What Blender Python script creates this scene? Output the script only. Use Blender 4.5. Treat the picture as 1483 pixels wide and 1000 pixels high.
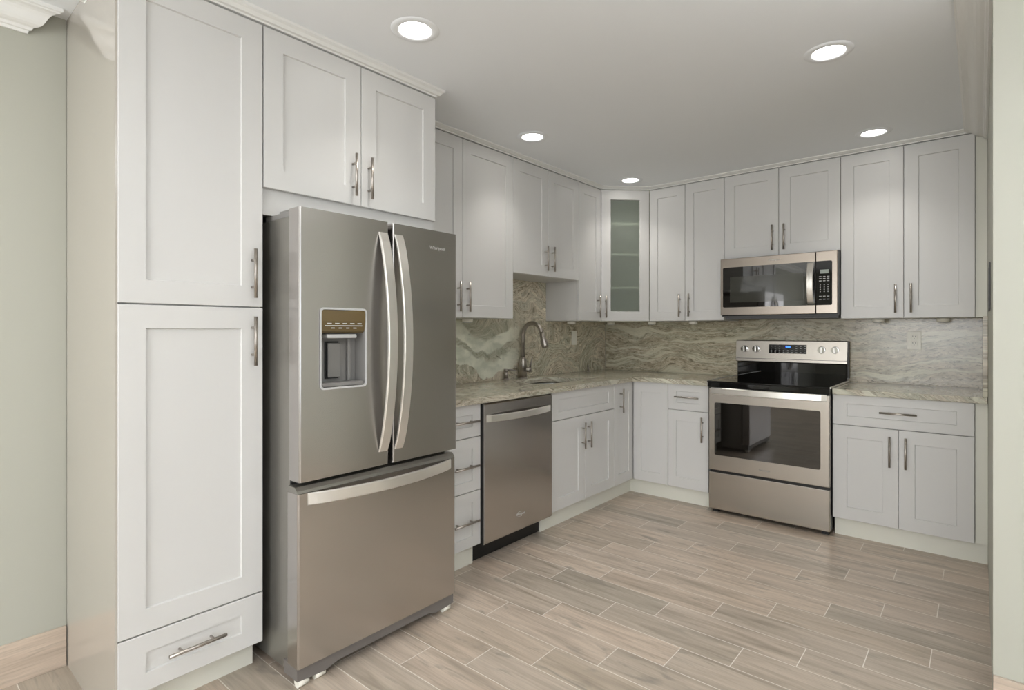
import bpy, bmesh, math
from mathutils import Vector, Matrix

# ------------------------------------------------------------------ scene
for o in list(bpy.data.objects): bpy.data.objects.remove(o)
S = bpy.context.scene
COL = S.collection
YAW = math.radians(40.258)
cam = bpy.data.cameras.new('camera')
cam.sensor_fit = 'HORIZONTAL'; cam.sensor_width = 36.0
cam.lens = 800.908 / 1483 * 36.0
cam.shift_x = 0.0
cam.shift_y = (479.667 - 500) / 1483
cam.clip_start = 0.05
camo = bpy.data.objects.new('camera', cam); COL.objects.link(camo)
camo.location = (2.691, -4.52, 1.263)
camo.rotation_euler = (math.radians(90), 0, YAW)
S.camera = camo
S.view_settings.view_transform = 'Standard'
S.view_settings.look = 'None'
S.view_settings.gamma = 1
S.view_settings.exposure = 0.44
try: S.view_settings.use_curve_mapping = False
except Exception: pass

W = bpy.data.worlds.new('daylight'); S.world = W; W.use_nodes = True
W.node_tree.nodes['Background'].inputs[0].default_value = (0.80, 0.88, 1.0, 1)
W.node_tree.nodes['Background'].inputs[1].default_value = 1.0

def lamp(name, kind, loc, rot, energy, color, **kw):
    l = bpy.data.lights.new(name, kind); l.energy = energy; l.color = color
    for k, v in kw.items(): setattr(l, k, v)
    o = bpy.data.objects.new(name, l); COL.objects.link(o)
    o.location = loc; o.rotation_euler = rot
    return o
CEIL = 2.44
XR, YRET = 2.723, -2.10          # right kitchen wall, its end
XE, YS = 6.2, -8.6               # far walls of the living area
# added area lights at the two unseen window openings, standing in for daylight
lamp('window_fill', 'AREA', (XE - .02, -4.9, 1.30), (0, math.radians(90), 0), 15, (0.95, 0.98, 1.0), shape='RECTANGLE', size=1.9, size_y=3.4)
lamp('window_fill', 'AREA', (2.6, YS + .02, 1.35), (math.radians(90), 0, 0), 92, (0.97, 0.985, 1.0), shape='RECTANGLE', size=3.4, size_y=1.8)
DL = [(1.007, -3.117), (2.203, -1.880), (0.622, -1.886), (2.208, -0.635), (0.610, -0.634)]
E_DOWN = 5.6
# added fill spots out of view, without fixtures, bounced off the ceiling
for p, e in (((3.35, -3.80, 1.70), 112), ((1.3, -5.4, 1.70), 30), ((2.6, -6.6, 1.70), 50)):
    lamp('bounce_fill', 'SPOT', p, (math.pi, 0, 0), e, (.98, .985, 1), spot_size=math.radians(150), spot_blend=.5, shadow_soft_size=.15)
REAR = [(1.1, -5.2), (3.6, -5.6), (1.6, -7.2), (4.6, -3.6), (4.8, -6.9)]

# ------------------------------------------------------------------ materials
def srgb(r, g, b):
    f = lambda c: (c / 255 / 12.92) if c / 255 <= .04045 else ((c / 255 + .055) / 1.055) ** 2.4
    return (f(r), f(g), f(b), 1)
def mat(name, col, rough=.5, metal=0.0, **kw):
    m = bpy.data.materials.new(name); m.use_nodes = True
    b = m.node_tree.nodes['Principled BSDF']
    b.inputs['Base Color'].default_value = col if len(col) == 4 else (*col, 1)
    b.inputs['Roughness'].default_value = rough; b.inputs['Metallic'].default_value = metal
    for k, v in kw.items(): b.inputs[k.replace('_', ' ')].default_value = v
    return m
class NT:
    def __init__(s, m): s.t = m.node_tree; s.b = s.t.nodes['Principled BSDF']
    def n(s, typ, **kw):
        x = s.t.nodes.new(typ)
        for k, v in kw.items(): setattr(x, k, v)
        return x
    def l(s, a, b): s.t.links.new(a, b)
    def put(s, sock, v):
        if hasattr(v, 'links') or hasattr(v, 'is_linked'): s.l(v, sock)
        else: sock.default_value = v
    def m(s, op, a, b=None, c=None):
        x = s.n('ShaderNodeMath', operation=op)
        s.put(x.inputs[0], a)
        if b is not None: s.put(x.inputs[1], b)
        if c is not None: s.put(x.inputs[2], c)
        return x.outputs[0]
    def xyz(s, x, y, z):
        c = s.n('ShaderNodeCombineXYZ')
        s.put(c.inputs[0], x); s.put(c.inputs[1], y); s.put(c.inputs[2], z)
        return c.outputs[0]
    def pos(s):
        g = s.n('ShaderNodeNewGeometry'); q = s.n('ShaderNodeSeparateXYZ'); s.l(g.outputs['Position'], q.inputs[0])
        return g.outputs['Position'], q.outputs[0], q.outputs[1], q.outputs[2]
    def noise(s, vec, scale, detail=4, rough=.5, dist=0):
        x = s.n('ShaderNodeTexNoise'); s.l(vec, x.inputs['Vector'])
        x.inputs['Scale'].default_value = scale; x.inputs['Detail'].default_value = detail
        x.inputs['Roughness'].default_value = rough; x.inputs['Distortion'].default_value = dist
        return x.outputs['Fac']
    def ramp(s, fac, stops, interp='LINEAR'):
        x = s.n('ShaderNodeValToRGB'); s.put(x.inputs[0], fac); cr = x.color_ramp; cr.interpolation = interp
        while len(cr.elements) < len(stops): cr.elements.new(.5)
        for e, (p, c) in zip(cr.elements, stops): e.position = p; e.color = c if len(c) == 4 else (*c, 1)
        return x.outputs[0]
    def mix(s, fac, a, b, blend='MIX'):
        x = s.n('ShaderNodeMix', data_type='RGBA', blend_type=blend)
        s.put(x.inputs[0], fac); s.put(x.inputs[6], a); s.put(x.inputs[7], b)
        return x.outputs[2]
    def bump(s, h, strength=.1, dist=.01):
        x = s.n('ShaderNodeBump'); x.inputs['Strength'].default_value = strength; x.inputs['Distance'].default_value = dist
        s.l(h, x.inputs['Height']); s.l(x.outputs[0], s.b.inputs['Normal'])

M_cab = mat('white_cabinet_paint', srgb(211, 210, 207), .38)
M_toe = mat('cream_white_laminate', srgb(226, 225, 213), .4)
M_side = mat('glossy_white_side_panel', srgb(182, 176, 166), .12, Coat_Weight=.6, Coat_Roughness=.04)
M_ceil = mat('ceiling_paint', srgb(239, 242, 244), .8)
M_trim = mat('white_trim_paint', srgb(232, 232, 228), .45)
M_nickel = mat('brushed_nickel', srgb(172, 165, 157), .30, .95)
M_chrome = mat('bright_steel', srgb(226, 223, 216), .30, .8)
M_knob = mat('polished_steel', srgb(225, 225, 225), .1, 1.0)
M_black = mat('black_plastic', srgb(22, 22, 22), .35)
M_gloss = mat('black_glass', srgb(14, 14, 14), .04)
M_oven = mat('oven_glass', srgb(20, 18, 16), .03, Coat_Weight=1.0, Coat_Roughness=.02, Specular_IOR_Level=.9)
M_grey = mat('grey_plastic', srgb(128, 126, 123), .45)
M_grille = mat('warm_grey_plastic', srgb(112, 107, 103), .5)
M_dgrey = mat('dark_grey_plastic', srgb(84, 84, 84), .5)
M_lgrey = mat('light_grey_plastic', srgb(190, 190, 188), .4)
M_white = mat('white_plastic', srgb(243, 240, 228), .35)
M_brown = mat('bronze_control_panel', srgb(104, 88, 58), .15)
M_print = mat('white_print', srgb(205, 205, 200), .5)
M_logo = mat('silver_logo', srgb(225, 225, 222), .3, .6)
M_cutout = mat('sink_steel', srgb(170, 170, 168), .25, 1.0)
M_blue = mat('blue_clock_digits', srgb(30, 70, 230), .4); _b = M_blue.node_tree.nodes['Principled BSDF']
_b.inputs['Emission Color'].default_value = (.03, .12, 1, 1); _b.inputs['Emission Strength'].default_value = 2.5
M_lcd = mat('grey_lcd', srgb(150, 160, 150), .3)
M_lens = mat('lamp_lens', (1, 1, 1), .4); _b = M_lens.node_tree.nodes['Principled BSDF']
_b.inputs['Emission Color'].default_value = (1, .97, .92, 1); _b.inputs['Emission Strength'].default_value = 9
M_frost = mat('frosted_glass', srgb(214, 221, 210), .36, 0, Transmission_Weight=.82, IOR=1.2)
M_shelf = mat('cabinet_interior', srgb(228, 230, 218), .6)

def wall_mat(name, col):
    m = mat(name, col, .55); t = NT(m); p, x, y, z = t.pos()
    t.bump(t.noise(p, 160, 2), .04, .002)
    return m
M_wall = wall_mat('sage_wall_paint', srgb(178, 178, 166))

def steel(name, col, rough, vert=True):
    m = mat(name, col, rough, 1.0); t = NT(m); p, x, y, z = t.pos()
    n = t.noise(t.xyz(t.m('MULTIPLY', x, 2), t.m('MULTIPLY', y, 2), t.m('MULTIPLY', z, 260)), 1, 2)
    t.l(t.m('MULTIPLY_ADD', n, .008, rough - .004), t.b.inputs['Roughness'])
    t.b.inputs['Anisotropic'].default_value = .55
    tg = t.n('ShaderNodeTangent', direction_type='RADIAL', axis='Z'); t.l(tg.outputs[0], t.b.inputs['Tangent'])
    return m
M_steel = steel('warm_stainless_steel', srgb(193, 189, 186), .25)
M_steel2 = steel('stainless_steel', srgb(182, 176, 167), .27)
M_steel3 = steel('bronze_tinted_steel', srgb(160, 150, 139), .27)
M_case = mat('grey_metallic_paint', srgb(150, 147, 140), .30, .75)

# --- wood look floor tile, staggered by thirds
def wood_tile(name, vertical=False):
    m = mat(name, (.3, .3, .3), .34); t = NT(m); p, x, y, z = t.pos()
    if vertical: yy = t.m('MULTIPLY', z, 1.0); u = t.m('ADD', x, y)
    else: yy = y; u = x
    k = t.m('DIVIDE', t.m('SUBTRACT', -.812 if not vertical else .153, yy), .1592)
    row = t.m('FLOOR', k)
    r3 = t.m('FLOORED_MODULO', row, 3)
    uu = t.m('DIVIDE', t.m('ADD', t.m('SUBTRACT', u, .251), t.m('MULTIPLY', r3, .191)), .5735)
    col = t.m('FLOOR', uu)
    fk = t.m('FRACT', k); fu = t.m('FRACT', uu)
    dv = t.m('MULTIPLY', t.m('MINIMUM', fk, t.m('SUBTRACT', 1, fk)), .1592)
    du = t.m('MULTIPLY', t.m('MINIMUM', fu, t.m('SUBTRACT', 1, fu)), .5735)
    d = t.m('MINIMUM', du, dv)
    grout = t.m('LESS_THAN', d, .0016)
    wn = t.n('ShaderNodeTexWhiteNoise', noise_dimensions='3D'); t.l(t.xyz(row, col, 3.0), wn.inputs['Vector'])
    rnd = wn.outputs['Value']
    off = t.m('MULTIPLY', rnd, 37)
    g1 = t.noise(t.xyz(t.m('MULTIPLY', u, 1.6), t.m('MULTIPLY', yy, 14), off), 1.5, 5, .55, .6)
    g2 = t.noise(t.xyz(t.m('MULTIPLY', u, 5), t.m('MULTIPLY', yy, 130), off), 1.0, 3, .6, .4)
    g3 = t.noise(t.xyz(t.m('MULTIPLY', u, 4.5), t.m('MULTIPLY', yy, 16), off), 1.0, 3, .5, 1.2)
    base = t.ramp(g1, [(.28, srgb(162, 152, 139)), (.44, srgb(192, 180, 167)), (.60, srgb(207, 195, 182)), (.8, srgb(216, 206, 194))])
    tone = t.ramp(rnd, [(0, srgb(218, 217, 211)), (.35, srgb(238, 233, 227)), (.7, srgb(252, 244, 236)), (1, srgb(228, 223, 214))])
    c = t.mix(1.0, base, tone, 'MULTIPLY')
    c = t.mix(t.m('MULTIPLY', t.ramp(g2, [(.42, (0, 0, 0)), (.70, (1, 1, 1))]), .45), c, srgb(150, 140, 128))
    c = t.mix(t.m('MULTIPLY', t.ramp(g3, [(.60, (0, 0, 0)), (.76, (1, 1, 1))]), .75), c, srgb(134, 128, 118))
    c = t.mix(grout, c, srgb(222, 216, 206))
    t.l(c, t.b.inputs['Base Color'])
    t.l(t.mix(grout, (.32, .32, .32, 1), (.8, .8, .8, 1)), t.b.inputs['Roughness'])
    t.bump(t.m('ADD', t.m('MULTIPLY', t.m('SUBTRACT', 1, grout), .6), t.m('MULTIPLY', g2, .25)), .25, .002)
    return m
M_floor = wood_tile('wood_look_tile')
M_bbt = wood_tile('wood_look_tile_baseboard', True)

# --- veined stone
def stone(name, kind):
    m = mat(name, (.3, .3, .3), .14 if kind == 'counter' else .18); t = NT(m); p, x, y, z = t.pos()
    M = lambda a, b: t.m('MULTIPLY', a, b)
    A = lambda a, b: t.m('ADD', a, b)
    if kind == 'back':   a, b, o = x, z, 1.7
    elif kind == 'left': a, b, o = M(y, -1), z, 8.4
    elif kind == 'side': a, b, o = M(y, 2.0), z, 3.3
    else:                a, b, o = A(x, M(z, 2.0)), A(y, M(z, 1.5)), 5.2
    if kind == 'counter': a, b = b, a          # veins run along the left arm
    lo = t.noise(t.xyz(M(a, 1.0), b, o), 1.6, 2, .5, .2)
    lo2 = t.noise(t.xyz(a, M(b, 1.6), o + 9), 5.0, 3, .5, .4)
    warp = {'back': .16, 'left': .42, 'counter': .35, 'side': .2}[kind]
    bw = A(b, M(t.m('SUBTRACT', lo, .5), warp * 2.0)); bw = A(bw, M(t.m('SUBTRACT', lo2, .5), warp * .35))
    step = lambda f, e0, e1: t.ramp(f, [(e0, (0, 0, 0)), (e1, (1, 1, 1))])
    band = t.noise(t.xyz(M(a, 1.5), M(bw, 15), o), 1.0, 6, .62, .3)
    grain = t.noise(t.xyz(M(a, 22), M(bw, 75), o + 2), 1.0, 4, .72, 1.0)
    mott = t.noise(t.xyz(M(a, 9), M(bw, 34), o + 4), 1.0, 6, .70, 1.0)
    c = t.ramp(band, [(.30, srgb(158, 153, 134)), (.42, srgb(190, 180, 163)), (.50, srgb(204, 195, 178)), (.57, srgb(180, 177, 162)), (.66, srgb(212, 206, 188)), (.76, srgb(188, 176, 158))])
    gre = step(t.noise(t.xyz(M(a, 1.2), M(bw, 4), o + 3), 1.6, 4, .5, .6), .46, .60)
    c = t.mix(M(gre, .55 if kind == 'left' else .35), c, srgb(164, 168, 150))
    c = t.mix(M(t.ramp(mott, [(.38, (1, 1, 1)), (.50, (0, 0, 0))]), .50), c, srgb(136, 128, 110))
    c = t.mix(M(step(mott, .54, .66), .55), c, srgb(232, 227, 210))
    c = t.mix(M(t.ramp(grain, [(.38, (1, 1, 1)), (.45, (0, 0, 0))]), .70), c, srgb(104, 96, 80))
    c = t.mix(M(step(grain, .56, .62), .45), c, srgb(244, 239, 224))
    if kind == 'left':
        # pale swirls: two wavering white bands that dip to a V, grey-green between and over them
        clamp = lambda f: t.m('MINIMUM', 1, t.m('MAXIMUM', 0, f))
        n1 = t.noise(t.xyz(a, b, o + 40), 3.2, 3, .5, .3); n2 = t.noise(t.xyz(a, b, o + 44), 11.0, 4, .55, .5)
        vee = M(t.m('SQRT', A(M(t.m('SUBTRACT', a, 1.58), t.m('SUBTRACT', a, 1.58)), .004)), .42)
        tt = t.m('SUBTRACT', t.m('SUBTRACT', b, .90), vee)
        tt = A(tt, A(M(t.m('SUBTRACT', n1, .5), .22), M(t.m('SUBTRACT', n2, .5), .07)))
        sel = t.ramp(clamp(M(tt, 3.0)), [(0, (0, 0, 0)), (.02, (1, 1, 1)), (.28, (1, 1, 1)), (.34, (0, 0, 0)), (.46, (0, 0, 0)), (.50, (1, 1, 1)), (.78, (1, 1, 1)), (.84, (0, 0, 0))])
        reg = M(clamp(M(t.m('SUBTRACT', a, 1.22), 5)), clamp(M(t.m('SUBTRACT', 1.0, tt), 99)))
        halo = M(clamp(M(t.m('SUBTRACT', a, 1.1), 3)), t.ramp(clamp(M(tt, 2.2)), [(0, (0, 0, 0)), (.03, (1, 1, 1)), (.80, (1, 1, 1)), (1, (0, 0, 0))]))
        c = t.mix(M(halo, .55), c, srgb(160, 164, 148))
        inner = t.ramp(t.noise(t.xyz(M(a, 6), M(b, 9), o), 1, 4, .5, .4), [(.36, srgb(196, 200, 186)), (.52, srgb(226, 227, 214))])
        c = t.mix(M(M(reg, sel), .9), c, inner)
    else:
        pw = t.noise(t.xyz(M(a, 1.3), M(bw, 11), o + 20), 1.0, 4, .5, .8)
        c = t.mix(M(step(pw, .56, .61), .62), c, srgb(228, 228, 212))
    dk = t.noise(t.xyz(M(a, 20), M(bw, 44), o + 7), 1.0, 2, .5, .6)
    c = t.mix(M(step(dk, .72, .76), .75), c, srgb(78, 70, 60))
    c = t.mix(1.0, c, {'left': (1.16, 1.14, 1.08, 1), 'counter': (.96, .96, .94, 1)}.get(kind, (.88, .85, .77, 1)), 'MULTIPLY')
    t.l(c, t.b.inputs['Base Color'])
    return m
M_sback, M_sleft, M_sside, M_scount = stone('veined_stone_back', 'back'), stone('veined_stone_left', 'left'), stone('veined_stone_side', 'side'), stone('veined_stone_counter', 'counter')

# ------------------------------------------------------------------ mesh helpers
WORLD = {}
def box(bm, x0, x1, y0, y1, z0, z1, bev=0):
    vs = [bm.verts.new((x, y, z)) for x in (x0, x1) for y in (y0, y1) for z in (z0, z1)]
    fs = [(0, 1, 3, 2), (4, 6, 7, 5), (0, 4, 5, 1), (2, 3, 7, 6), (0, 2, 6, 4), (1, 5, 7, 3)]
    F = [bm.faces.new([vs[i] for i in f]) for f in fs]
    if bev:
        es = list({e for f in F for e in f.edges})
        bmesh.ops.bevel(bm, geom=es, offset=bev, segments=2, profile=.5, affect='EDGES')
class Frame:
    """u along the front (to the right as seen), n outward, z up"""
    def __init__(s, O, U, N): s.O, s.U, s.N = Vector(O), Vector(U).normalized(), Vector(N).normalized()
    def p(s, u, z, n): return s.O + s.U * u + s.N * n + Vector((0, 0, z))
    def box(s, bm, u0, u1, z0, z1, n0, n1, bev=0):
        t = bmesh.new(); box(t, u0, u1, z0, z1, n0, n1, bev)
        s.merge(bm, t)
    def merge(s, bm, t):
        m = {v: bm.verts.new(s.p(v.co.x, v.co.y, v.co.z)) for v in t.verts}
        for f in t.faces:
            g = bm.faces.new([m[v] for v in f.verts]); g.smooth = f.smooth
        t.free()
LF = Frame((0, 0, 0), (0, 1, 0), (1, 0, 0))      # left run, u = y, n = x
BF = Frame((0, 0, 0), (1, 0, 0), (0, -1, 0))     # back run, u = x, n = -y
D0, D1 = Vector((.337, -.619, 0)), Vector((.622, -.335, 0))
DU = (D1 - D0).normalized()
DF = Frame(D0, DU, (DU.y, -DU.x, 0)); DLEN = (D1 - D0).length

def rings(bm, loops, cap0=True, cap1=True, smooth=False):
    """loops: lists of equal count of coordinates, joined one to the next"""
    L = [[bm.verts.new(p) for p in lp] for lp in loops]
    n = len(L[0])
    for a, b in zip(L, L[1:]):
        for i in range(n):
            j = (i + 1) % n
            f = bm.faces.new((a[i], a[j], b[j], b[i])); f.smooth = smooth
    if cap0: bm.faces.new(L[0][::-1])
    if cap1: bm.faces.new(L[-1])
    return L
def tube(bm, pts, r, seg=14, caps=True):
    pts = [Vector(p) for p in pts]; rs = r if isinstance(r, (list, tuple)) else [r] * len(pts)
    loops = []; up = None
    for i, p in enumerate(pts):
        d = (pts[min(i + 1, len(pts) - 1)] - pts[max(i - 1, 0)]).normalized()
        if up is None: up = d.orthogonal().normalized()
        up = (up - d * up.dot(d)).normalized(); s = d.cross(up)
        loops.append([p + (up * math.cos(a) + s * math.sin(a)) * rs[i] for a in [2 * math.pi * k / seg for k in range(seg)]])
    rings(bm, loops, caps, caps, True)
    for f in bm.faces:
        if len(f.verts) > 4: f.smooth = False
def prism(bm, poly, fn, e0, e1):
    """extrude a 2-D outline; fn(a, b, e) gives the 3-D point"""
    rings(bm, [[fn(a, b, e) for a, b in poly] for e in (e0, e1)])
def rrect(cx, cy, hx, hy, r, seg=6):
    out = []
    for (sx, sy, a0) in ((1, 1, 0), (-1, 1, 90), (-1, -1, 180), (1, -1, 270)):
        for k in range(seg + 1):
            a = math.radians(a0 + 90 * k / seg)
            out.append((cx + sx * (hx - r) + r * math.cos(a), cy + sy * (hy - r) + r * math.sin(a)))
    return out
def disc(r, cx=0, cy=0, seg=40): return [(cx + r * math.cos(2 * math.pi * k / seg), cy + r * math.sin(2 * math.pi * k / seg)) for k in range(seg)]

def obj(name, bm, m, parent=None, label=None, fix=True):
    if fix: bmesh.ops.recalc_face_normals(bm, faces=bm.faces[:])
    zs = [v.co for v in bm.verts]
    lo = Vector([min(c[i] for c in zs) for i in range(3)]); hi = Vector([max(c[i] for c in zs) for i in range(3)])
    org = Vector(((lo.x + hi.x) / 2, (lo.y + hi.y) / 2, lo.z))
    for v in bm.verts: v.co -= org
    me = bpy.data.meshes.new(name); bm.to_mesh(me); bm.free(); me.materials.append(m)
    o = bpy.data.objects.new(name, me); COL.objects.link(o)
    if parent is not None: o.parent = parent; o.location = org - WORLD[parent]
    else: o.location = org
    WORLD[o] = org
    if label: o['label'] = label
    return o
def thing(name, label, cat, loc, group=None):
    o = bpy.data.objects.new(name, None); COL.objects.link(o); o.location = loc; o.empty_display_size = .1
    WORLD[o] = Vector(loc); return tag(o, label, cat, group)
def tag(o, label, cat, group=None):
    o['label'] = label; o['category'] = cat
    if group: o['group'] = group
    return o
def struct(name, bm, m):
    o = obj(name, bm, m); o['kind'] = 'structure'; return o
def bx(*a, **k):
    bm = bmesh.new(); box(bm, *a, **k); return bm
def fb(F, *a, **k):
    bm = bmesh.new(); F.box(bm, *a, **k); return bm
def text(name, s, F, u, z, n, size, m, parent, thick=.0006):
    cu = bpy.data.curves.new('t', 'FONT'); cu.body = s; cu.size = size; cu.extrude = thick; cu.align_x = 'CENTER'; cu.align_y = 'CENTER'
    to = bpy.data.objects.new('t', cu); COL.objects.link(to); bpy.context.view_layer.update()
    me = bpy.data.meshes.new_from_object(to.evaluated_get(bpy.context.evaluated_depsgraph_get()))
    bpy.data.objects.remove(to); bpy.data.curves.remove(cu)
    t = bmesh.new(); t.from_mesh(me); bpy.data.meshes.remove(me)
    for v in t.verts: v.co = (v.co.x + u, v.co.y + z, v.co.z + n)
    bm = bmesh.new(); F.merge(bm, t)
    return obj(name, bm, m, parent)
def carve(o, bm):
    me = bpy.data.meshes.new('c'); bmesh.ops.recalc_face_normals(bm, faces=bm.faces[:]); bm.to_mesh(me); bm.free()
    c = bpy.data.objects.new('c', me); COL.objects.link(c)
    md = o.modifiers.new('b', 'BOOLEAN'); md.object = c; md.operation = 'DIFFERENCE'; md.solver = 'EXACT'
    bpy.context.view_layer.update()
    new = bpy.data.meshes.new_from_object(o.evaluated_get(bpy.context.evaluated_depsgraph_get()))
    o.modifiers.clear(); old = o.data; o.data = new; bpy.data.meshes.remove(old); bpy.data.objects.remove(c)

# ------------------------------------------------------------------ setting
struct('floor', bx(0, XE + .1, YS - .1, .1, -.1, 0), M_floor)
bm = bx(-.1, XE + .1, YS - .1, .1, CEIL, CEIL + .12)
ceiling = struct('ceiling', bm, M_ceil)
for x, y in DL:
    c = bmesh.new(); prism(c, disc(.062, x, y), lambda a, b, e: (a, b, e), CEIL - .02, CEIL + .05); carve(ceiling, c)
ceiling.data.materials.clear(); ceiling.data.materials.append(M_ceil)
bm = bx(-.12, 0, -4.012, .1, 0, CEIL); box(bm, -.12, .05, YS, -4.012, 0, CEIL); struct('wall_left', bm, M_wall)
struct('wall_back', bx(0, XE + .1, 0, .12, 0, CEIL), M_wall)
struct('wall_right', bx(XR, XR + .13, YRET, 0, 0, CEIL), M_wall)
struct('wall_return', bx(XR + .13, XE, YRET, YRET + .12, 0, CEIL), M_wall)
# unseen far walls of the living area; window openings and frames added for light
bm = bx(XE, XE + .12, YS, -6.6, 0, CEIL); box(bm, XE, XE + .12, -3.2, YRET + .12, 0, CEIL)
box(bm, XE, XE + .12, -6.6, -3.2, 0, .35); box(bm, XE, XE + .12, -6.6, -3.2, 2.25, CEIL); struct('wall_east', bm, M_wall)
bm = bx(.05, .9, YS - .12, YS, 0, CEIL); box(bm, 4.3, XE, YS - .12, YS, 0, CEIL)
box(bm, .9, 4.3, YS - .12, YS, 0, .45); box(bm, .9, 4.3, YS - .12, YS, 2.25, CEIL); struct('wall_south', bm, M_wall)
bm = bmesh.new()
for y in (-6.6, -4.93, -3.25): box(bm, XE + .04, XE + .08, y, y + .05, .35, 2.25)
for z in (.35, 2.20): box(bm, XE + .04, XE + .08, -6.6, -3.2, z, z + .05)
struct('window_1', bm, M_trim)
bm = bmesh.new()
for x in (.9, 2.575, 4.25): box(bm, x, x + .05, YS - .08, YS - .04, .45, 2.25)
for z in (.45, 2.20): box(bm, .9, 4.3, YS - .08, YS - .04, z, z + .05)
struct('window_2', bm, M_trim)
# tile baseboards
struct('baseboard_left', bx(.05, .062, YS, -4.014, 0, .150, bev=.0015), M_bbt)
struct('baseboard_right', bx(XR, XE, YRET - .012, YRET, 0, .129, bev=.0015), M_bbt)

def crown_profile(d, h):
    pts = [(0, -h), (.009, -h), (.011, -h + .010), (.017, -h + .012), (.019, -h + .018)]
    for k in range(9):
        t = k / 8
        pts.append((.021 + (d - .029) * (t + .05 * math.sin(2 * math.pi * t)), -h + .022 + (h - .042) * (t - .10 * math.sin(2 * math.pi * t))))
    pts += [(d - .006, -.016), (d, -.013), (d, 0), (0, 0)]
    return pts
bm = bmesh.new()
P = crown_profile(.085, .10)
rings(bm, [[(.05 + a, YS, CEIL + b) for a, b in P], [(.05 + a, -4.135 + a * 1.15, CEIL + b) for a, b in P]])
struct('trim_1', bm, M_trim)
bm = bmesh.new()
P = crown_profile(.105, .075)
rings(bm, [[(XR - a, YRET, CEIL + b) for a, b in P], [(XR - a, -.33, CEIL + b) for a, b in P]])
struct('trim_2', bm, M_trim)
# slim crown along the tops of the cabinets
def small_crown(path, name, z0):
    # path: points of the cabinet face line; offset outwards to the right of travel
    h = CEIL - z0
    prof = [(-.02, 0), (.004, 0), (.006, .006), (.016, .008), (.024, h * .55), (.034, h * .72), (.036, h), (-.02, h)]
    pts = [Vector((*p, 0)) for p in path]; loops = []
    for i, p in enumerate(pts):
        d0 = (p - pts[i - 1]).normalized() if i else None
        d1 = (pts[i + 1] - p).normalized() if i < len(pts) - 1 else None
        if d0 is None: d0 = d1
        if d1 is None: d1 = d0
        n0, n1 = Vector((d0.y, -d0.x, 0)), Vector((d1.y, -d1.x, 0)); nn = (n0 + n1).normalized(); s = 1 / max(.3, nn.dot(n0))
        loops.append([p + nn * a * s + Vector((0, 0, z0 + b)) for a, b in prof])
    bm = bmesh.new(); rings(bm, loops); struct(name, bm, M_trim)
DT, XU = .663, .335
small_crown([(.30, -4.007), (DT - .005, -4.007), (DT - .005, -2.700), (.34, -2.700)], 'trim_3', 2.405)
small_crown([(XU - .003, -2.69), (XU - .003, -.618), (.623, -.332), (XR, -.332)], 'trim_4', 2.418)

# ------------------------------------------------------------------ doors and pulls
def pull(parent, F, u, z, n, vertical=True, L=.178):
    """bar pull centred at u, z on a face at depth n"""
    bm = bmesh.new(); h = L / 2; nn = n + .030
    if vertical:
        tube(bm, [F.p(u, z - h, nn), F.p(u, z + h, nn)], .006)
        for s in (-1, 1): tube(bm, [F.p(u, z + s * .049, n - .001), F.p(u, z + s * .049, nn)], .0045, 10)
    else:
        tube(bm, [F.p(u - h, z, nn), F.p(u + h, z, nn)], .006)
        for s in (-1, 1): tube(bm, [F.p(u + s * .049, z, n - .001), F.p(u + s * .049, z, nn)], .0045, 10)
    return obj('bar_handle', bm, M_nickel, parent)
T = .019
def front(parent, name, F, u0, u1, z0, z1, n, su=.075, sz=.075, hole=False):
    """shaker panel whose face stands at depth n"""
    n0 = n - T; bm = bmesh.new(); g = .0015; u0 += g; u1 -= g; z0 += g; z1 -= g
    def ring(iu, iz, nn): return [F.p(u0 + iu, z0 + iz, nn), F.p(u1 - iu, z0 + iz, nn), F.p(u1 - iu, z1 - iz, nn), F.p(u0 + iu, z1 - iz, nn)]
    b = .0016
    if hole:
        L = rings(bm, [ring(0, 0, n0), ring(0, 0, n - b), ring(b, b, n), ring(su, sz, n), ring(su + .002, sz + .002, n - .004), ring(su + .002, sz + .002, n0)], False, False)
        for i in range(4):
            j = (i + 1) % 4; bm.faces.new((L[-1][i], L[-1][j], L[0][j], L[0][i]))
    else:
        rings(bm, [ring(0, 0, n0), ring(0, 0, n - b), ring(b, b, n), ring(su, sz, n), ring(su + .0022, sz + .0022, n - .0075)])
    return obj(name, bm, M_cab, parent)
def body(parent, F, u0, u1, z0, z1, n1, n0=.006, m=None, name='cabinet_body', holes=None):
    return obj(name, fb(F, u0 + .0008, u1 - .0008, z0, z1, n0, n1 - T - .002), m or M_cab, parent)
def toe(parent, F, u0, u1, n=.582):
    return obj('toe_kick', fb(F, u0, u1, .0, .112, n - .016, n), M_toe, parent)

# ---- pantry
F = LF; n = DT
pan = thing('pantry_cabinet', 'tall white shaker pantry cabinet at the left, beside the refrigerator', 'cabinet', (.33, -3.78, 0))
obj('cabinet_body', bx(.0515, n - T - .002, -4.004, -3.553, .112, 2.405), M_cab, pan)
obj('side_panel', bx(.0515, n - .002, -4.0115, -4.005, 0, 2.4395), M_side, pan, 'glossy cream-white side panel')
d = front(pan, 'door', F, -4.006, -3.552, 1.350, 2.398, n); pull(d, F, -3.593, 1.472, n)
d = front(pan, 'door', F, -4.006, -3.552, .300, 1.348, n); pull(d, F, -3.593, 1.226, n)
d = front(pan, 'drawer', F, -4.006, -3.552, .113, .298, n, sz=.058); pull(d, F, -3.783, .208, n, False)
toe(pan, F, -4.004, -3.553, .579)
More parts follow.
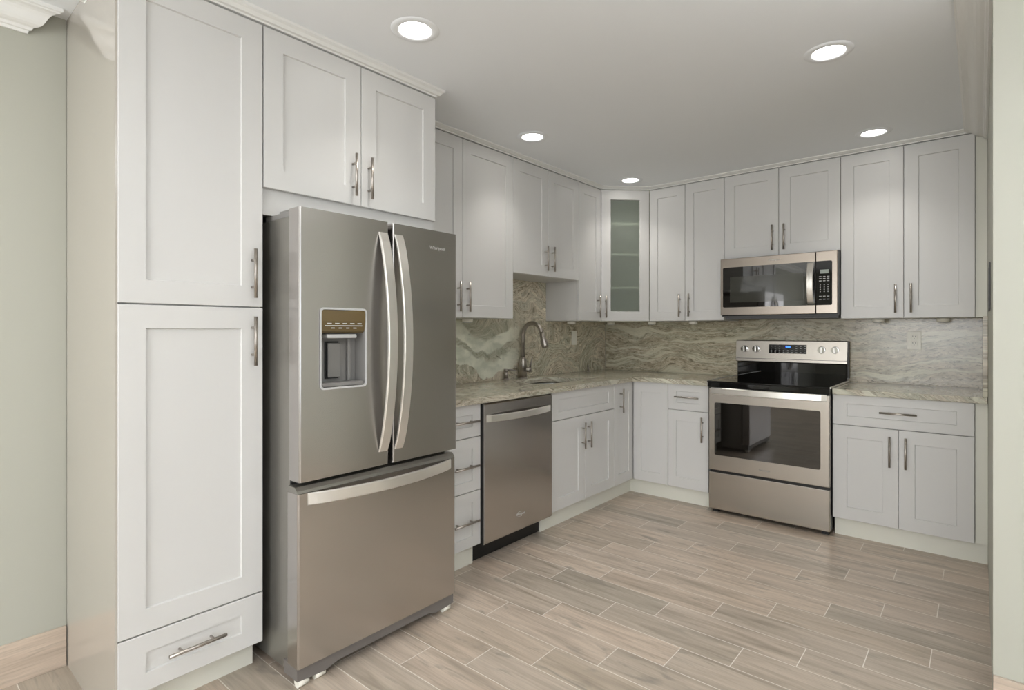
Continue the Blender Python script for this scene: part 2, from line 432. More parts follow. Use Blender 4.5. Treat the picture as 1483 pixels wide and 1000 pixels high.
# ---- cabinet over the refrigerator
ofc = thing('wall_cabinet', 'white two-door shaker cabinet mounted over the refrigerator', 'cabinet', (.33, -3.126, 1.70))
body(ofc, F, -3.551, -2.702, 1.797, 2.405, n)
obj('filler_panel', fb(F, -3.550, -2.703, 1.700, 1.797, .620, .642), M_cab, ofc)
obj('end_panel', bx(.02, .620, -2.708, -2.702, 1.70, 1.797), M_cab, ofc)
d = front(ofc, 'door', F, -3.551, -3.126, 1.797, 2.398, n); pull(d, F, -3.169, 1.921, n)
d = front(ofc, 'door', F, -3.126, -2.702, 1.797, 2.398, n); pull(d, F, -3.090, 1.920, n)

# ---- upper cabinets, left run
ZU, ZT, NU = 1.343, 2.413, .335
def upper(label, F, u0, u1, splits, z0=ZU, pulls=(), n=NU, ub0=None, ub1=None, su=.072):
    c = F.p((u0 + u1) / 2, z0, .17)
    t = thing('wall_cabinet', label, 'cabinet', c)
    body(t, F, u0 if ub0 is None else ub0, u1 if ub1 is None else ub1, z0, 2.418, n)
    e = [u0] + list(splits) + [u1]
    for (a, b), pu in zip(zip(e, e[1:]), pulls):
        d = front(t, 'door', F, a, b, z0, ZT, n, su=su)
        if pu is not None: pull(d, F, pu[0], pu[1], n)
    return t
upper('tall white two-door wall cabinet just right of the refrigerator', LF, -2.665, -1.725, [-2.193], pulls=[(-2.236, 1.467), (-2.158, 1.467)])
sc = upper('short white two-door wall cabinet above the kitchen faucet', LF, -1.725, -.940, [-1.335], z0=1.650, pulls=[(-1.376, 1.776), (-1.295, 1.776)])
upper('narrow white one-door wall cabinet left of the glass-door corner cabinet', LF, -.940, -.617, [], pulls=[(-.674, 1.459)])
# ---- diagonal corner cabinet with a frosted glass door
t = thing('corner_wall_cabinet', 'white corner wall cabinet with a single frosted glass door', 'cabinet', (.30, -.30, ZU))
def pent(bm, z0, z1, ins=0.0):
    q = [(.004 + ins, -.004 - ins), (.621 - ins, -.004 - ins), (.621 - ins, -.312 - ins * .4), (.312 + ins * .4, -.616 + ins), (.004 + ins, -.616 + ins)]
    prism(bm, q, lambda a, b, e: (a, b, e), z0, z1)
bm = bmesh.new()
q = [(.004, -.616), (.004, -.004), (.621, -.004), (.621, -.312)]     # shell of back and side boards, open to the door
qi = [(.020, -.600), (.020, -.020), (.605, -.020), (.605, -.320)]
rings(bm, [[(a, b, ZU + .016) for a, b in q] + [(a, b, ZU + .016) for a, b in qi[::-1]], [(a, b, 2.40) for a, b in q] + [(a, b, 2.40) for a, b in qi[::-1]]])
pent(bm, ZU, ZU + .016); pent(bm, 2.40, 2.418)
obj('cabinet_body', bm, M_shelf, t)
for z in (1.610, 1.882, 2.132):
    bm = bmesh.new(); pent(bm, z, z + .018, .017); obj('shelf', bm, M_trim, t)
bm = bmesh.new()
for a in (0.0, DLEN - .03): DF.box(bm, a, a + .03, ZU, 2.40, -.036, -.0215)
obj('face_frame', bm, M_cab, t)
d = front(t, 'door', DF, 0, DLEN, ZU, ZT, .0, su=.078, sz=.076, hole=True)
obj('glass_pane', fb(DF, .074, DLEN - .074, ZU + .072, ZT - .072, -.0165, -.0125), M_frost, d, 'frosted glass')
pull(d, DF, .036, 1.459, 0)
# ---- uppers, back run
upper('tall white two-door wall cabinet between the glass corner cabinet and the microwave', BF, .624, 1.229, [.924], pulls=[(.885, 1.464), (.962, 1.464)], su=.066)
upper('short white two-door wall cabinet directly above the microwave', BF, 1.229, 1.988, [1.608], z0=1.797, pulls=[(1.569, 1.923), (1.646, 1.922)])
t = upper('tall white two-door wall cabinet at the right end, beside the right wall', BF, 1.988, 2.669, [2.329], pulls=[(2.288, 1.466), (2.367, 1.466)])
obj('filler_strip', fb(BF, 2.6695, XR - .001, ZU, 2.418, .006, .320), M_toe, t, 'cream-white filler strip')

# ---- base cabinets
ZB, ZC, NB = .113, .874, .630
def base(name, label, F, u0, u1):
    c = F.p((u0 + u1) / 2, 0, .3)
    return thing(name, label, 'cabinet', c)
t = base('base_cabinet', 'white base cabinet with three stacked drawers between refrigerator and dishwasher', LF, -2.645, -2.350)
body(t, LF, -2.645, -2.348, ZB, ZC, NB)
for z0, z1, hz in ((.697, ZC, .785), (.409, .696, .548), (ZB, .408, .256)):
    d = front(t, 'drawer', LF, -2.645, -2.348, z0, z1, NB, su=.06, sz=.055); pull(d, LF, -2.4765, hz, NB, False)
toe(t, LF, -2.645, -2.362)
t = base('base_cabinet', 'white two-door sink base cabinet right of the dishwasher, with false drawer front', LF, -1.70, -.921)
bm = bmesh.new()   # open box: the sink hangs inside
for a, b in ((-1.701, -1.685), (-.938, -.922)): LF.box(bm, a, b, ZB, ZC, .006, NB - T - .002)
LF.box(bm, -1.685, -.938, ZB, ZB + .016, .006, NB - T - .002); LF.box(bm, -1.685, -.938, ZB + .016, ZC, .006, .014)
LF.box(bm, -1.685, -.938, .67, ZC, NB - T - .020, NB - T - .002)
obj('cabinet_body', bm, M_cab, t)
front(t, 'false_drawer_front', LF, -1.702, -.921, .690, ZC, NB, sz=.05)
d = front(t, 'door', LF, -1.702, -1.313, ZB, .689, NB); pull(d, LF, -1.352, .556, NB)
d = front(t, 'door', LF, -1.313, -.921, ZB, .689, NB); pull(d, LF, -1.276, .555, NB)
toe(t, LF, -1.757, -.921)
t = base('corner_base_cabinet', 'white corner base cabinet with two narrow doors meeting at the inside corner', LF, -.6, -.6)
bm = bmesh.new()
prism(bm, [(.006, -.920), (.609, -.920), (.609, -.609), (.915, -.609), (.915, -.006), (.006, -.006)], lambda a, b, e: (a, b, e), ZB, ZC); obj('cabinet_body', bm, M_cab, t)
d = front(t, 'door', LF, -.921, -.632, ZB, ZC, NB, su=.062); pull(d, LF, -.831, .742, NB)
d = front(t, 'door', BF, .632, .917, ZB, ZC, NB, su=.062)
bm = bmesh.new(); prism(bm, [(.566, -.921), (.582, -.921), (.582, -.582), (.917, -.582), (.917, -.566), (.566, -.566)], lambda a, b, e: (a, b, e), 0, .112); obj('toe_kick', bm, M_toe, t)
t = base('base_cabinet', 'narrow white base cabinet with one drawer and one door, left of the range', BF, .917, 1.218)
body(t, BF, .917, 1.220, ZB, ZC, NB)
d = front(t, 'drawer', BF, .917, 1.221, .683, ZC, NB, su=.062, sz=.052); pull(d, BF, 1.068, .781, NB, False)
d = front(t, 'door', BF, .917, 1.221, ZB, .682, NB, su=.062); pull(d, BF, 1.181, .558, NB)
toe(t, BF, .917, 1.221)
t = base('base_cabinet', 'wide white base cabinet with one drawer over two doors, right of the range', BF, 1.99, 2.72)
body(t, BF, 1.996, 2.669, ZB, ZC, NB)
d = front(t, 'drawer', BF, 1.993, 2.669, .690, ZC, NB, sz=.052); pull(d, BF, 2.328, .783, NB, False)
d = front(t, 'door', BF, 1.993, 2.329, ZB, .689, NB); pull(d, BF, 2.288, .559, NB)
d = front(t, 'door', BF, 2.329, 2.669, ZB, .689, NB); pull(d, BF, 2.365, .559, NB)
obj('filler_strip', fb(BF, 2.670, XR - .001, ZB, ZC, .006, .612), M_toe, t, 'cream-white filler strip')
toe(t, BF, 1.998, XR - .001)

# ------------------------------------------------------------------ stone
ZS = .908
bm = bmesh.new()
poly = [(.003, -.003), (.003, -2.66), (.655, -2.66), (.655, -.685), (.685, -.655), (1.232, -.655), (1.232, -.003)]
prism(bm, poly, lambda a, b, e: (a, b, e), ZC + .0005, ZS)
ct = obj('countertop', bm, M_scount); tag(ct, 'long L-shaped veined stone countertop holding the sink, running into the corner', 'countertop')
SINK = rrect(.315, -1.32, .175, .255, .10, 8)
c = bmesh.new(); prism(c, SINK, lambda a, b, e: (a, b, e), ZC - .05, ZS + .05)
for v in c.verts: v.co -= WORLD[ct]
me_off = ct.location.copy(); ct.location = (0, 0, 0); carve(ct, c); ct.location = me_off
ct.data.materials.clear(); ct.data.materials.append(M_scount)
o = obj('countertop', bx(1.996, XR - .002, -.655, -.003, ZC + .0005, ZS, bev=.003), M_scount)
tag(o, 'short veined stone countertop on the base cabinet right of the range', 'countertop')
bm = bmesh.new(); TS = .02
box(bm, .001, TS, -2.66, -.022, ZS + .0005, ZU - .001); box(bm, .001, TS, -1.723, -.942, ZU - .001, 1.649)
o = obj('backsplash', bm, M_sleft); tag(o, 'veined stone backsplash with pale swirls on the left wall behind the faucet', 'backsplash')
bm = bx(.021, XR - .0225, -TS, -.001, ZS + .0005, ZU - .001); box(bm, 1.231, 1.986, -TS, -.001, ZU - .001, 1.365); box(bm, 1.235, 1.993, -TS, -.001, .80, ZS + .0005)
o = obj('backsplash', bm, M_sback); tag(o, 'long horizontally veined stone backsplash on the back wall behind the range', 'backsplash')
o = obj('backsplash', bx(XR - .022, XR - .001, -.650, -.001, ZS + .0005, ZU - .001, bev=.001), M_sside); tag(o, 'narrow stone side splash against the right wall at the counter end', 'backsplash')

# ---- sink
t = thing('kitchen_sink', 'undermount stainless steel sink set in the counter below the faucet', 'sink', (.315, -1.32, .70))
def ring2(cx, cy, hx, hy, r, z): return [(a, b, z) for a, b in rrect(cx, cy, hx, hy, r, 8)]
bm = bmesh.new()
rings(bm, [ring2(.315, -1.32, .20, .28, .11, ZC - .002), ring2(.315, -1.32, .180, .26, .10, ZC - .002), ring2(.315, -1.32, .176, .256, .10, ZC - .02), ring2(.315, -1.32, .168, .248, .09, .72), ring2(.315, -1.32, .15, .23, .07, .70)], False, True, True)
L = rings(bm, [ring2(.315, -1.32, .20, .28, .11, ZC - .002), ring2(.315, -1.32, .20, .28, .11, ZC - .004), ring2(.315, -1.32, .18, .26, .10, ZC - .006), ring2(.315, -1.32, .172, .252, .09, .716), ring2(.315, -1.32, .154, .234, .07, .697)], False, True, True)
obj('basin', bm, M_cutout, t)
bm = bmesh.new(); prism(bm, disc(.045, .30, -1.32), lambda a, b, e: (a, b, e), .7005, .7035); prism(bm, disc(.03, .30, -1.32), lambda a, b, e: (a, b, e), .7035, .705); obj('drain', bm, M_chrome, t)

# ---- faucet
fx, fy = .070, -1.300
t = thing('kitchen_faucet', 'tall brushed nickel gooseneck faucet behind the sink', 'faucet', (fx, fy, ZS))
bm = bmesh.new(); tube(bm, [(fx, fy, ZS), (fx, fy, ZS + .006)], .035, 24); tube(bm, [(fx, fy, ZS + .006), (fx, fy, 1.045), (fx, fy, 1.066), (fx, fy, 1.070)], [.031, .0295, .019, .017], 24)
obj('faucet_body', bm, M_nickel, t)
bm = bmesh.new(); pts = [(fx, fy, 1.06), (fx, fy, 1.22)]
R = .092
for k in range(1, 17):
    a = math.radians(180 - k * 10.2); pts.append((fx + R + R * math.cos(a), fy - .002, 1.22 + R * 1.10 * math.sin(a)))
tube(bm, pts, .0162, 16); obj('spout', bm, M_nickel, t)
e = Vector(pts[-1]); dr = (Vector(pts[-1]) - Vector(pts[-2])).normalized()
bm = bmesh.new(); q = Vector((.284, fy, 1.142)); dd = (q - e)
tube(bm, [e - dd * .02, e + dd * .3, e + dd * .85, e + dd], [.0172, .020, .027, .022], 18); obj('spray_head', bm, M_nickel, t)
bm = bmesh.new(); tube(bm, [(fx + .01, fy + .012, .972), (fx + .045, fy + .045, .972)], [.017, .019], 16)
obj('lever_hub', bm, M_nickel, t)
bm = bmesh.new(); tube(bm, [(fx + .037, fy + .037, .975), (fx + .045, fy + .042, 1.02), (fx + .055, fy + .048, 1.072)], [.0065, .0055, .004], 12)
obj('lever', bm, M_nickel, t)
# ---- soap dispenser
sx, sy = .055, -1.474
t = thing('soap_dispenser', 'small brushed nickel soap pump on the counter left of the faucet', 'soap dispenser', (sx, sy, ZS))
bm = bmesh.new(); tube(bm, [(sx, sy, ZS), (sx, sy, ZS + .010)], [.024, .022], 20); tube(bm, [(sx, sy, ZS + .010), (sx, sy, .972)], [.0135, .013], 16)
obj('pump_body', bm, M_nickel, t)
bm = bmesh.new(); tube(bm, [(sx, sy, .968), (sx, sy, .986)], .016, 18); tube(bm, [(sx, sy, .979), (sx + .03, sy + .03, .980), (sx + .055, sy + .052, .974)], [.006, .005, .004], 10)
obj('pump_head', bm, M_nickel, t)
# ---- small steel hook-like air gap at the counter corner
t = thing('air_switch', 'small dark steel button post standing at the counter corner', 'switch', (.075, -.40, ZS))
bm = bmesh.new(); tube(bm, [(.075, -.40, ZS), (.075, -.40, ZS + .004)], .022, 18); obj('base_flange', bm, M_nickel, t)
bm = bmesh.new(); tube(bm, [(.075, -.40, ZS + .004), (.075, -.40, ZS + .055)], .008, 14); obj('post', bm, M_nickel, t)

# ------------------------------------------------------------------ appliances
def logo(parent, F, u, z, n, size, ring=True, m=None):
    o = text('brand_mark', 'Whirlpool', F, u, z, n, size, m or M_logo, parent)
    if ring:
        bm = bmesh.new(); L0 = size * 2.1
        pts = [F.p(u + L0 * .75 * math.cos(a) - size * .2, z + size * .75 * math.sin(a) + size * .05, n + .0004) for a in [math.radians(50 + k * 12) for k in range(22)]]
        tube(bm, pts, [size * .045] * len(pts), 6); obj('brand_ring', bm, m or M_logo, o)
    return o
def bow(F, a0, a1, c, w, n0, rise, horiz, thick=.010, seg=24, flare=.0):
    """curved band handle: runs from a0 to a1, centred on c in the other axis, bowing out from n0"""
    bm = bmesh.new(); loops = []
    for k in range(seg + 1):
        s = k / seg; a = a0 + (a1 - a0) * s; n = n0 + .004 + rise * (math.sin(math.pi * s) ** .72)
        hw = w / 2 * (1 - flare * math.sin(math.pi * s)); b = .0035
        prof = [(-hw + b, n), (hw - b, n), (hw, n - b), (hw, n - thick), (-hw, n - thick), (-hw, n - b)]
        if s in (0, 1): prof = [(x, max(n0 - .001, y)) for x, y in prof]
        else: prof = [(x, max(n0 - .0005, y)) for x, y in prof]
        loops.append([F.p(a, c + x, y) if horiz else F.p(c + x, a, y) for x, y in prof])
    rings(bm, loops)
    return bm

# ---- refrigerator
F = LF
fr = thing('refrigerator', 'stainless french-door refrigerator with ice dispenser and bottom freezer drawer', 'refrigerator', (.45, -3.148, 0))
obj('case', fb(F, -3.520, -2.772, .035, 1.676, .06, .797, bev=.004), M_case, fr, 'grey metallic side panels')
nF = .877
bm = bmesh.new()
def doorslab(u0, u1, z0, z1, r=.012):
    b = bmesh.new(); P = [(u0, .806), (u0, nF - r), (u0 + r * .3, nF - r * .3), (u0 + r, nF)]
    for k in range(1, 12): s = k / 12; P.append((u0 + r + (u1 - u0 - 2 * r) * s, nF + .0015 * math.sin(math.pi * s)))
    P += [(u1 - r, nF), (u1 - r * .3, nF - r * .3), (u1, nF - r), (u1, .806)]
    rings(b, [[F.p(a, z, n) for a, n in P] for z in (z0, z1)])
    for f in b.faces: f.smooth = False
    return b
ld = obj('door', doorslab(-3.526, -3.146, .730, 1.700, .006), M_steel, fr, 'left door, with the water and ice dispenser')
zc, yc = 1.199, -3.3505
c = bmesh.new(); F2 = rrect(yc, zc, .094, .143, .012, 4)
prism(c, F2, lambda a, b, e: F.p(a, b, e), .818, .90)
loc = ld.location.copy(); w = WORLD[ld]
for v in c.verts: v.co -= w
ld.parent = None; ld.location = (0, 0, 0); carve(ld, c); ld.parent = fr; ld.location = loc
ld.data.materials.clear(); ld.data.materials.append(M_steel)
rd = obj('door', doorslab(-3.124, -2.768, .730, 1.700, .006), M_steel, fr, 'plain right door')
fz = obj('freezer_drawer', doorslab(-3.532, -2.776, .078, .690, .006), M_steel, fr)
bm = bmesh.new()
rings(bm, [[F.p(a, z, n) for a, n in ((-3.532, .806), (-3.532, nF - .004 - q), (-2.776, nF - .004 - q), (-2.776, .806))] for z, q in ((.6905, 0), (.700, .004), (.712, .016))])
obj('drawer_cap', bm, M_case, fz)
obj('door_gasket', fb(F, -3.518, -2.776, .09, 1.69, .796, .807), M_black, fr)
for u in (-3.505, -2.84):
    bm = bmesh.new(); F.box(bm, u - .008, u + .055, 1.677, 1.698, .60, .80, bev=.003); F.box(bm, u - .004, u + .05, 1.698, 1.706, .70, .79, bev=.002); obj('hinge_cover', bm, M_grey, fr)
o = obj('handle', bow(F, .784, 1.655, -3.172, .044, nF, .066, False), M_chrome, ld)
o = obj('handle', bow(F, .784, 1.655, -3.095, .044, nF, .066, False), M_chrome, rd)
obj('handle', bow(F, -3.495, -2.805, .668, .044, nF, .058, True), M_chrome, fz)
logo(rd, F, -2.884, 1.624, nF + .001, .0215, ring=False)
# base grille with its dropped ends, and rollers
bm = bmesh.new()
P = [(-3.528, .078), (-3.528, .030), (-3.42, .022), (-3.36, .036), (-2.92, .036), (-2.88, .022), (-2.776, .030), (-2.776, .078)]
rings(bm, [[F.p(u, z, n) for u, z in P] for n in (.77, .858, .864)]); obj('base_grille', bm, M_grille, fr)
for u in (-3.50, -3.435, -2.81):
    bm = bmesh.new(); tube(bm, [F.p(u - .020, .0165, .846), F.p(u + .020, .0165, .846)], .0165, 20); obj('roller', bm, M_white, fr)
# dispenser
dp = obj('dispenser_recess', (lambda b: (rings(b, [[F.p(a, z, .876) for a, z in rrect(yc, zc, .0935, .1425, .012, 4)], [F.p(a, z, .819) for a, z in rrect(yc, zc, .088, .136, .010, 4)]], False, True), b)[1])(bmesh.new()), M_grey, fr, fix=False)
bm = bmesh.new(); a = rrect(yc, zc, .0935, .1425, .012, 4); b = rrect(yc, zc, .1000, .1495, .016, 4)
L = rings(bm, [[F.p(p, q, .8795) for p, q in b], [F.p(p, q, .8825) for p, q in b], [F.p(p, q, .8825) for p, q in a], [F.p(p, q, .876) for p, q in a]], False, False)
obj('bezel', bm, M_lgrey, fr, 'bright silver rounded frame')
bm = bmesh.new(); P = [(.8815, 1.340), (.8815, 1.300), (.874, 1.262), (.862, 1.255), (.822, 1.255), (.822, 1.340)]
rings(bm, [[F.p(u, z, n) for n, z in P] for u in (yc - .092, yc + .092)]); cp = obj('control_panel', bm, M_brown, fr, 'glossy bronze-brown touch panel')
obj('panel_band', fb(F, yc - .078, yc + .080, 1.281, 1.284, .8785, .8795), M_print, cp)
for k in range(5):
    obj('button_mark', fb(F, yc - .07 + k * .032, yc - .052 + k * .032, 1.289, 1.2925, .880, .8808), M_print, cp)
for k in range(4):
    obj('button_mark', fb(F, yc - .052 + k * .031, yc - .038 + k * .031, 1.272, 1.2755, .8775, .8782), M_print, cp)
obj('lamp_bar', fb(F, yc - .066, yc + .060, 1.236, 1.251, .838, .874, bev=.004), M_lgrey, fr)
bm = fb(F, yc - .046, yc + .010, 1.084, 1.224, .822, .826); pd = obj('paddle_surround', bm, M_black, fr)
obj('paddle', fb(F, yc - .040, yc + .014, 1.088, 1.218, .826, .836, bev=.004), M_grey, fr)
obj('chute_wall', fb(F, yc + .046, yc + .060, 1.073, 1.236, .821, .836, bev=.004), M_grey, fr)
obj('drip_tray', fb(F, yc - .088, yc + .088, 1.058, 1.072, .822, .878, bev=.003), M_grey, fr)

# ---- dishwasher
dw = thing('dishwasher', 'stainless built-in dishwasher under the counter, between drawers and sink cabinet', 'dishwasher', (.33, -2.036, 0))
obj('tub', fb(F, -2.335, -1.735, .10, .870, .04, .606), M_black, dw)
bm = bmesh.new(); n1 = .652
P = [(.608, .106), (n1 - .006, .106), (n1, .112), (n1, .862), (n1 - .006, .868), (.608, .868)]
rings(bm, [[F.p(u, z, n) for n, z in P] for u in (-2.341, -1.728)]); dd = obj('door', bm, M_steel, dw)
obj('gasket', fb(F, -2.3465, -2.3415, .106, .872, .60, .640), M_black, dw)
obj('gasket', fb(F, -1.7275, -1.7225, .106, .872, .60, .640), M_black, dw)
obj('handle', bow(F, -2.325, -1.745, .786, .038, n1, .040, True), M_chrome, dd)
logo(dd, F, -2.035, .200, n1 + .0008, .019)
obj('kick_plate', fb(F, -2.362, -1.757, .004, .104, .55, .572), M_black, dw)

# ---- range
F = BF
rg = thing('kitchen_range', 'freestanding stainless electric range with black glass cooktop', 'stove', (1.615, -.35, 0))
obj('case', fb(F, 1.240, 1.989, .030, .878, .03, .645), M_black, rg)
nR = .682
bm = bmesh.new(); F.box(bm, 1.242, 1.988, .300, .868, .646, nR, bev=.004)
od = obj('oven_door', bm, M_steel2, rg)
bm = bmesh.new()
for u0 in (1.283,):
    rings(bm, [[F.p(a, b, nR - .001) for a, b in rrect(1.6105, .586, .3275, .182, .012, 4)], [F.p(a, b, nR + .0012) for a, b in rrect(1.6105, .586, .3275, .182, .012, 4)]])
obj('window', bm, M_oven, od, 'dark oven glass')
bm = bmesh.new(); P = [(.646, .835), (nR + .004, .835), (nR + .008, .868), (.646, .868)]
obj('handle', bow(F, 1.262, 1.972, .850, .044, nR, .040, True, thick=.016), M_chrome, od)
text('brand_mark', 'Whirlpool', F, 1.61, .345, nR + .0008, .016, M_grey, od)
obj('storage_drawer', fb(F, 1.242, 1.988, .028, .284, .646, nR - .002, bev=.004), M_steel2, rg)
obj('gap_shadow_strip', fb(F, 1.244, 1.986, .2845, .2995, .640, .662), M_black, rg).name = 'gap_shade_strip'  # black strip put in as the shade of the gap above the drawer
bm = bmesh.new(); F.box(bm, 1.237, 1.992, .9085, .918, .060, .702, bev=.003); ck = obj('cooktop', bm, M_gloss, rg, 'black ceramic glass cooktop')
obj('front_rail', fb(F, 1.238, 1.991, .876, .9085, .646, .700, bev=.003), M_gloss, rg)
obj('side_rail', fb(F, 1.2375, 1.2400, .880, .9205, .060, .700), M_chrome, rg); obj('side_rail', fb(F, 1.9925, 1.9950, .909, .9205, .060, .700), M_chrome, rg)
M_ring = mat('burner_ring_print', srgb(60, 60, 60), .25)
for u, n, r in ((1.42, .52, .105), (1.80, .52, .085), (1.42, .25, .075), (1.80, .25, .10)):
    bm = bmesh.new()
    a, b = disc(r, u, n, 48), disc(r - .003, u, n, 48)
    L1 = [bm.verts.new(F.p(p, .9183, q)) for p, q in a]; L2 = [bm.verts.new(F.p(p, .9183, q)) for p, q in b]
    for i in range(48): j = (i + 1) % 48; bm.faces.new((L1[i], L1[j], L2[j], L2[i]))
    bmesh.ops.solidify(bm, geom=bm.faces[:], thickness=.0003)
    obj('burner_ring', bm, M_ring, ck)
# backguard
obj('backguard_base', fb(F, 1.243, 1.983, .909, 1.030, .030, .085, bev=.004), M_gloss, rg)
bm = bmesh.new(); P = [(.030, 1.028), (.098, 1.028), (.104, 1.034), (.104, 1.056), (.088, 1.187), (.082, 1.192), (.030, 1.192)]
rings(bm, [[F.p(u, z, n) for n, z in P] for u in (1.237, 1.988)]); bg = obj('control_panel', bm, M_steel2, rg)
obj('end_cap', fb(F, 1.9885, 1.9935, .93, 1.190, .030, .085), M_dgrey, rg)
obj('groove_strip', fb(F, 1.2372, 1.9878, 1.052, 1.055, .100, .1045), M_dgrey, bg)
sl = lambda z: .104 - (z - 1.056) * (.016 / .131)        # face depth at height z
bm = bmesh.new()
rings(bm, [[F.p(u, z, sl(z) + e) for u, z in ((1.478, 1.097), (1.733, 1.097), (1.733, 1.162), (1.478, 1.162))] for e in (-.002, .0012)]); dsp = obj('display', bm, M_gloss, bg)
obj('clock_digits', fb(F, 1.594, 1.626, 1.138, 1.152, sl(1.145) + .0005, sl(1.145) + .0020), M_blue, dsp, 'lit blue digits')
for r_, z in enumerate((1.150, 1.134, 1.120, 1.107)):
    for k in range(9):
        u = 1.490 + k * .0285
        if 3 <= k <= 5 and r_ < 2: continue
        obj('key_mark', fb(F, u, u + .010, z - .002, z + .0012, sl(z) + .0008, sl(z) + .0018), M_lgrey, dsp)
for u in (1.301, 1.386, 1.829, 1.913):
    z = 1.127; n0 = sl(z); bm = bmesh.new()
    tube(bm, [F.p(u, z, n0 - .001), F.p(u, z, n0 + .006)], [.026, .024], 28); tube(bm, [F.p(u, z, n0 + .006), F.p(u, z, n0 + .028)], [.0225, .021], 28)
    k = obj('knob', bm, M_knob, bg)
    obj('grip', fb(F, u - .005, u + .005, z - .021, z + .021, n0 + .027, n0 + .034, bev=.002), M_chrome, k)
for u in (1.275, 1.955): obj('foot', fb(F, u - .02, u + .02, .0, .032, .60, .64), M_black, rg)
for u in (1.275, 1.955): obj('foot', fb(F, u - .02, u + .02, .0, .032, .08, .12), M_black, rg)

# ---- microwave
mw = thing('microwave_oven', 'stainless over-the-range microwave hung above the stove', 'microwave', (1.609, -.2, 1.345))
obj('case', fb(F, 1.2315, 1.9855, 1.372, 1.793, .025, .385), M_black, mw)
obj('side_trim', fb(F, 1.978, 1.986, 1.378, 1.790, .385, .398), M_dgrey, mw)
nM = .412; bm = bmesh.new()
F.box(bm, 1.228, 1.8545, 1.378, 1.790, .386, nM, bev=.003); md = obj('door', bm, M_steel3, mw)
bm = bmesh.new(); F.box(bm, 1.8575, 1.983, 1.378, 1.790, .386, nM, bev=.003); pn = obj('control_panel', bm, M_steel3, mw)
def plate(u0, u1, z0, z1, n0, n1, r, rl=True, rr=True):
    bm = bmesh.new(); P = rrect((u0 + u1) / 2, (z0 + z1) / 2, (u1 - u0) / 2, (z1 - z0) / 2, r, 4)
    Q = [((u1 if (not rr and a > u1 - r) else (u0 if (not rl and a < u0 + r) else a)), (b if (rr or a <= u1 - r) and (rl or a >= u0 + r) else (z1 if b > (z0 + z1) / 2 else z0))) for a, b in P]
    out = []
    for q in Q:
        if not out or (abs(q[0] - out[-1][0]) + abs(q[1] - out[-1][1])) > 1e-6: out.append(q)
    if abs(out[0][0] - out[-1][0]) + abs(out[0][1] - out[-1][1]) < 1e-6: out.pop()
    rings(bm, [[F.p(a, b, n) for a, b in out] for n in (n0, n1)]); return bm
obj('window', plate(1.246, 1.8535, 1.434, 1.726, nM - .001, nM + .0012, .010, True, False), M_oven, md, 'dark reflective glass')
M_inner = mat('microwave_window_screen', srgb(62, 62, 56), .10, Coat_Weight=1.0, Coat_Roughness=.02)
obj('viewing_screen', fb(F, 1.298, 1.782, 1.470, 1.655, nM + .0010, nM + .0020), M_inner, md)
kp = obj('keypad', plate(1.8585, 1.953, 1.434, 1.726, nM - .001, nM + .0012, .010, False, True), M_gloss, pn, 'black glass keypad')
obj('display', fb(F, 1.882, 1.934, 1.643, 1.668, nM + .001, nM + .0020), M_lcd, kp)
for r_, z in enumerate((1.622, 1.609, 1.594, 1.568, 1.553, 1.538, 1.523, 1.492, 1.472)):
    for k, u in enumerate((1.884, 1.907, 1.929)):
        w = .007 if r_ < 3 or r_ > 6 else .003
        obj('key_mark', fb(F, u - w, u + w, z - .0022, z + .0022, nM + .001, nM + .0018), M_lgrey, kp)
obj('handle', bow(F, 1.446, 1.720, 1.827, .040, nM, .036, False, thick=.012), M_chrome, md)
text('brand_mark', 'Whirlpool', F, 1.602, 1.758, nM + .0006, .018, M_print, md)
bm = bmesh.new(); F.box(bm, 1.232, 1.984, 1.366, 1.372, .03, .398); F.box(bm, 1.255, 1.98, 1.350, 1.366, .05, .375); obj('vent_underside', bm, M_dgrey, mw)

# ------------------------------------------------------------------ small things
def plate_thing(name, label, cat, F, u, z, n, w, h, m):
    t = thing(name, label, cat, F.p(u, z - h / 2, n))
    obj('cover_plate', fb(F, u - w / 2, u + w / 2, z - h / 2, z + h / 2, n, n + .005, bev=.002), m, t)
    return t
t = plate_thing('wall_outlet', 'cream double socket outlet on the back splash right of the range', 'outlet', BF, 2.358, 1.200, TS + .0002, .076, .122, M_white)
for dz in (.021, -.021):
    s = obj('socket', fb(BF, 2.341, 2.375, 1.200 + dz - .0145, 1.200 + dz + .0145, TS + .005, TS + .0075, bev=.0015), M_white, t)
    for du, w, hh in ((-.007, .0013, .005), (.007, .0013, .0042)):
        obj('slot', fb(BF, 2.358 + du - w, 2.358 + du + w, 1.200 + dz + .001, 1.200 + dz + .001 + 2 * hh, TS + .007, TS + .0078), M_black, s)
    bm = bmesh.new(); tube(bm, [BF.p(2.358, 1.200 + dz - .008, TS + .007), BF.p(2.358, 1.200 + dz - .008, TS + .0078)], .0022, 10); obj('slot', bm, M_black, s)
t = plate_thing('light_switch', 'white rocker switch on the left splash, right of the faucet', 'switch', LF, -.540, 1.204, TS + .0002, .076, .122, M_white)
obj('rocker', fb(LF, -.557, -.523, 1.171, 1.237, TS + .005, TS + .009, bev=.002), M_white, t)
RF = Frame((XR, 0, 0), (0, -1, 0), (-1, 0, 0))
t = plate_thing('electrical_cover', 'grey cover plate on the right wall past the counter end', 'wall plate', RF, 1.42, 1.445, .0004, .34, .19, M_dgrey)
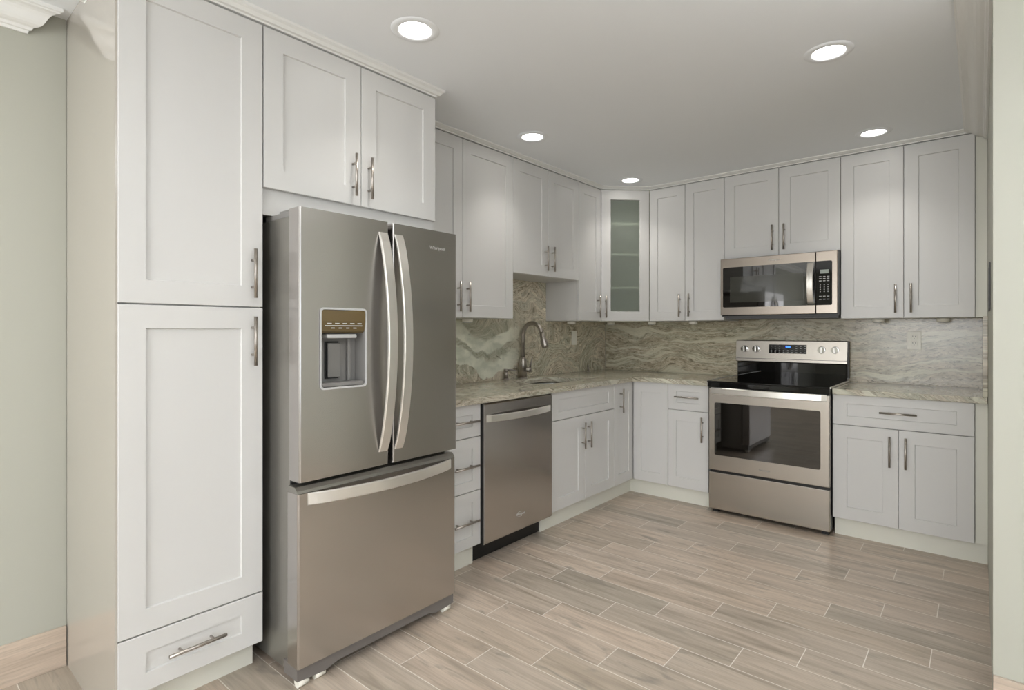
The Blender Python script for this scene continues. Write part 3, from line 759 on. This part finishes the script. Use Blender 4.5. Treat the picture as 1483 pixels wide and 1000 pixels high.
# puck lights under the wall cabinets
pl = []
for i, (x, y, lab) in enumerate(((.17, -1.987, 'white puck light under the two-door wall cabinet beside the refrigerator'),
        (.17, -.801, 'white puck light under the narrow wall cabinet left of the corner'),
        (.169, -.170, 'white puck light under the glass-door corner cabinet'),
        (.563, -.170, 'white puck light at the right edge under the corner cabinet, by the two-door cabinet'),
        (.924, -.170, 'white puck light under the wall cabinet left of the microwave'),
        (2.177, -.170, 'white puck light under the right end wall cabinet, nearer the microwave'),
        (2.515, -.170, 'white puck light under the right end wall cabinet, nearer the right wall'))):
    if i == 0:
        p0 = thing('puck_light', lab, 'light', (x, y, ZU - .027), 'puck lights under the wall cabinets')
        bm = bmesh.new(); tube(bm, [(x, y, ZU - .0005), (x, y, ZU - .023)], [.036, .033], 28); q0 = obj('housing', bm, M_white, p0)
        bm = bmesh.new(); tube(bm, [(x, y, ZU - .023), (x, y, ZU - .027)], [.027, .025], 28); q1 = obj('lens', bm, M_lgrey, p0)
        proto = [q0, q1]
    else:
        p = p0.copy(); COL.objects.link(p); p.location = (x, y, ZU - .027); p['label'] = lab
        for q in proto: k = q.copy(); COL.objects.link(k); k.parent = p
# recessed ceiling lights
labs = ['recessed ceiling light nearest, above and right of the refrigerator cabinet', 'largest recessed ceiling light on the right half of the ceiling',
        'recessed ceiling light in front of the tall left wall cabinets', 'recessed ceiling light in front of the right end wall cabinet', 'recessed ceiling light before the glass-door corner cabinet']
for i, (x, y) in enumerate(DL):
    if i == 0:
        c0 = thing('recessed_ceiling_light', labs[0], 'ceiling light', (x, y, CEIL), 'recessed ceiling lights')
        bm = bmesh.new(); a, b = disc(.094, x, y, 48), disc(.061, x, y, 48); a2 = disc(.090, x, y, 48); b2 = disc(.066, x, y, 48)
        L = rings(bm, [[(p, q, CEIL - .0005) for p, q in a], [(p, q, CEIL - .004) for p, q in a2], [(p, q, CEIL - .006) for p, q in b2], [(p, q, CEIL - .001) for p, q in b], [(p, q, CEIL + .022) for p, q in disc(.060, x, y, 48)]], False, False, True)
        r0 = obj('trim_ring', bm, M_ceil, c0)
        bm = bmesh.new(); tube(bm, [(x, y, CEIL + .001), (x, y, CEIL + .006)], .0595, 40); r1 = obj('lens', bm, M_lens, c0, 'glowing white lens')
        protoc = [r0, r1]
    else:
        p = c0.copy(); COL.objects.link(p); p.location = (x, y, CEIL); p['label'] = labs[i]
        for q in protoc: k = q.copy(); COL.objects.link(k); k.parent = p
    lamp('downlight_beam', 'SPOT', (x, y, CEIL - .012), (0, 0, 0), E_DOWN * 2.0, (1, .965, .92), spot_size=math.radians(108), spot_blend=1.0, shadow_soft_size=.05)
for x, y in REAR:  # added area fills over the unseen living area, no fixtures built
    lamp('rear_ceiling_fill', 'AREA', (x, y, CEIL - .01), (0, 0, 0), 5, (1, .98, .95), shape='DISK', size=.3)
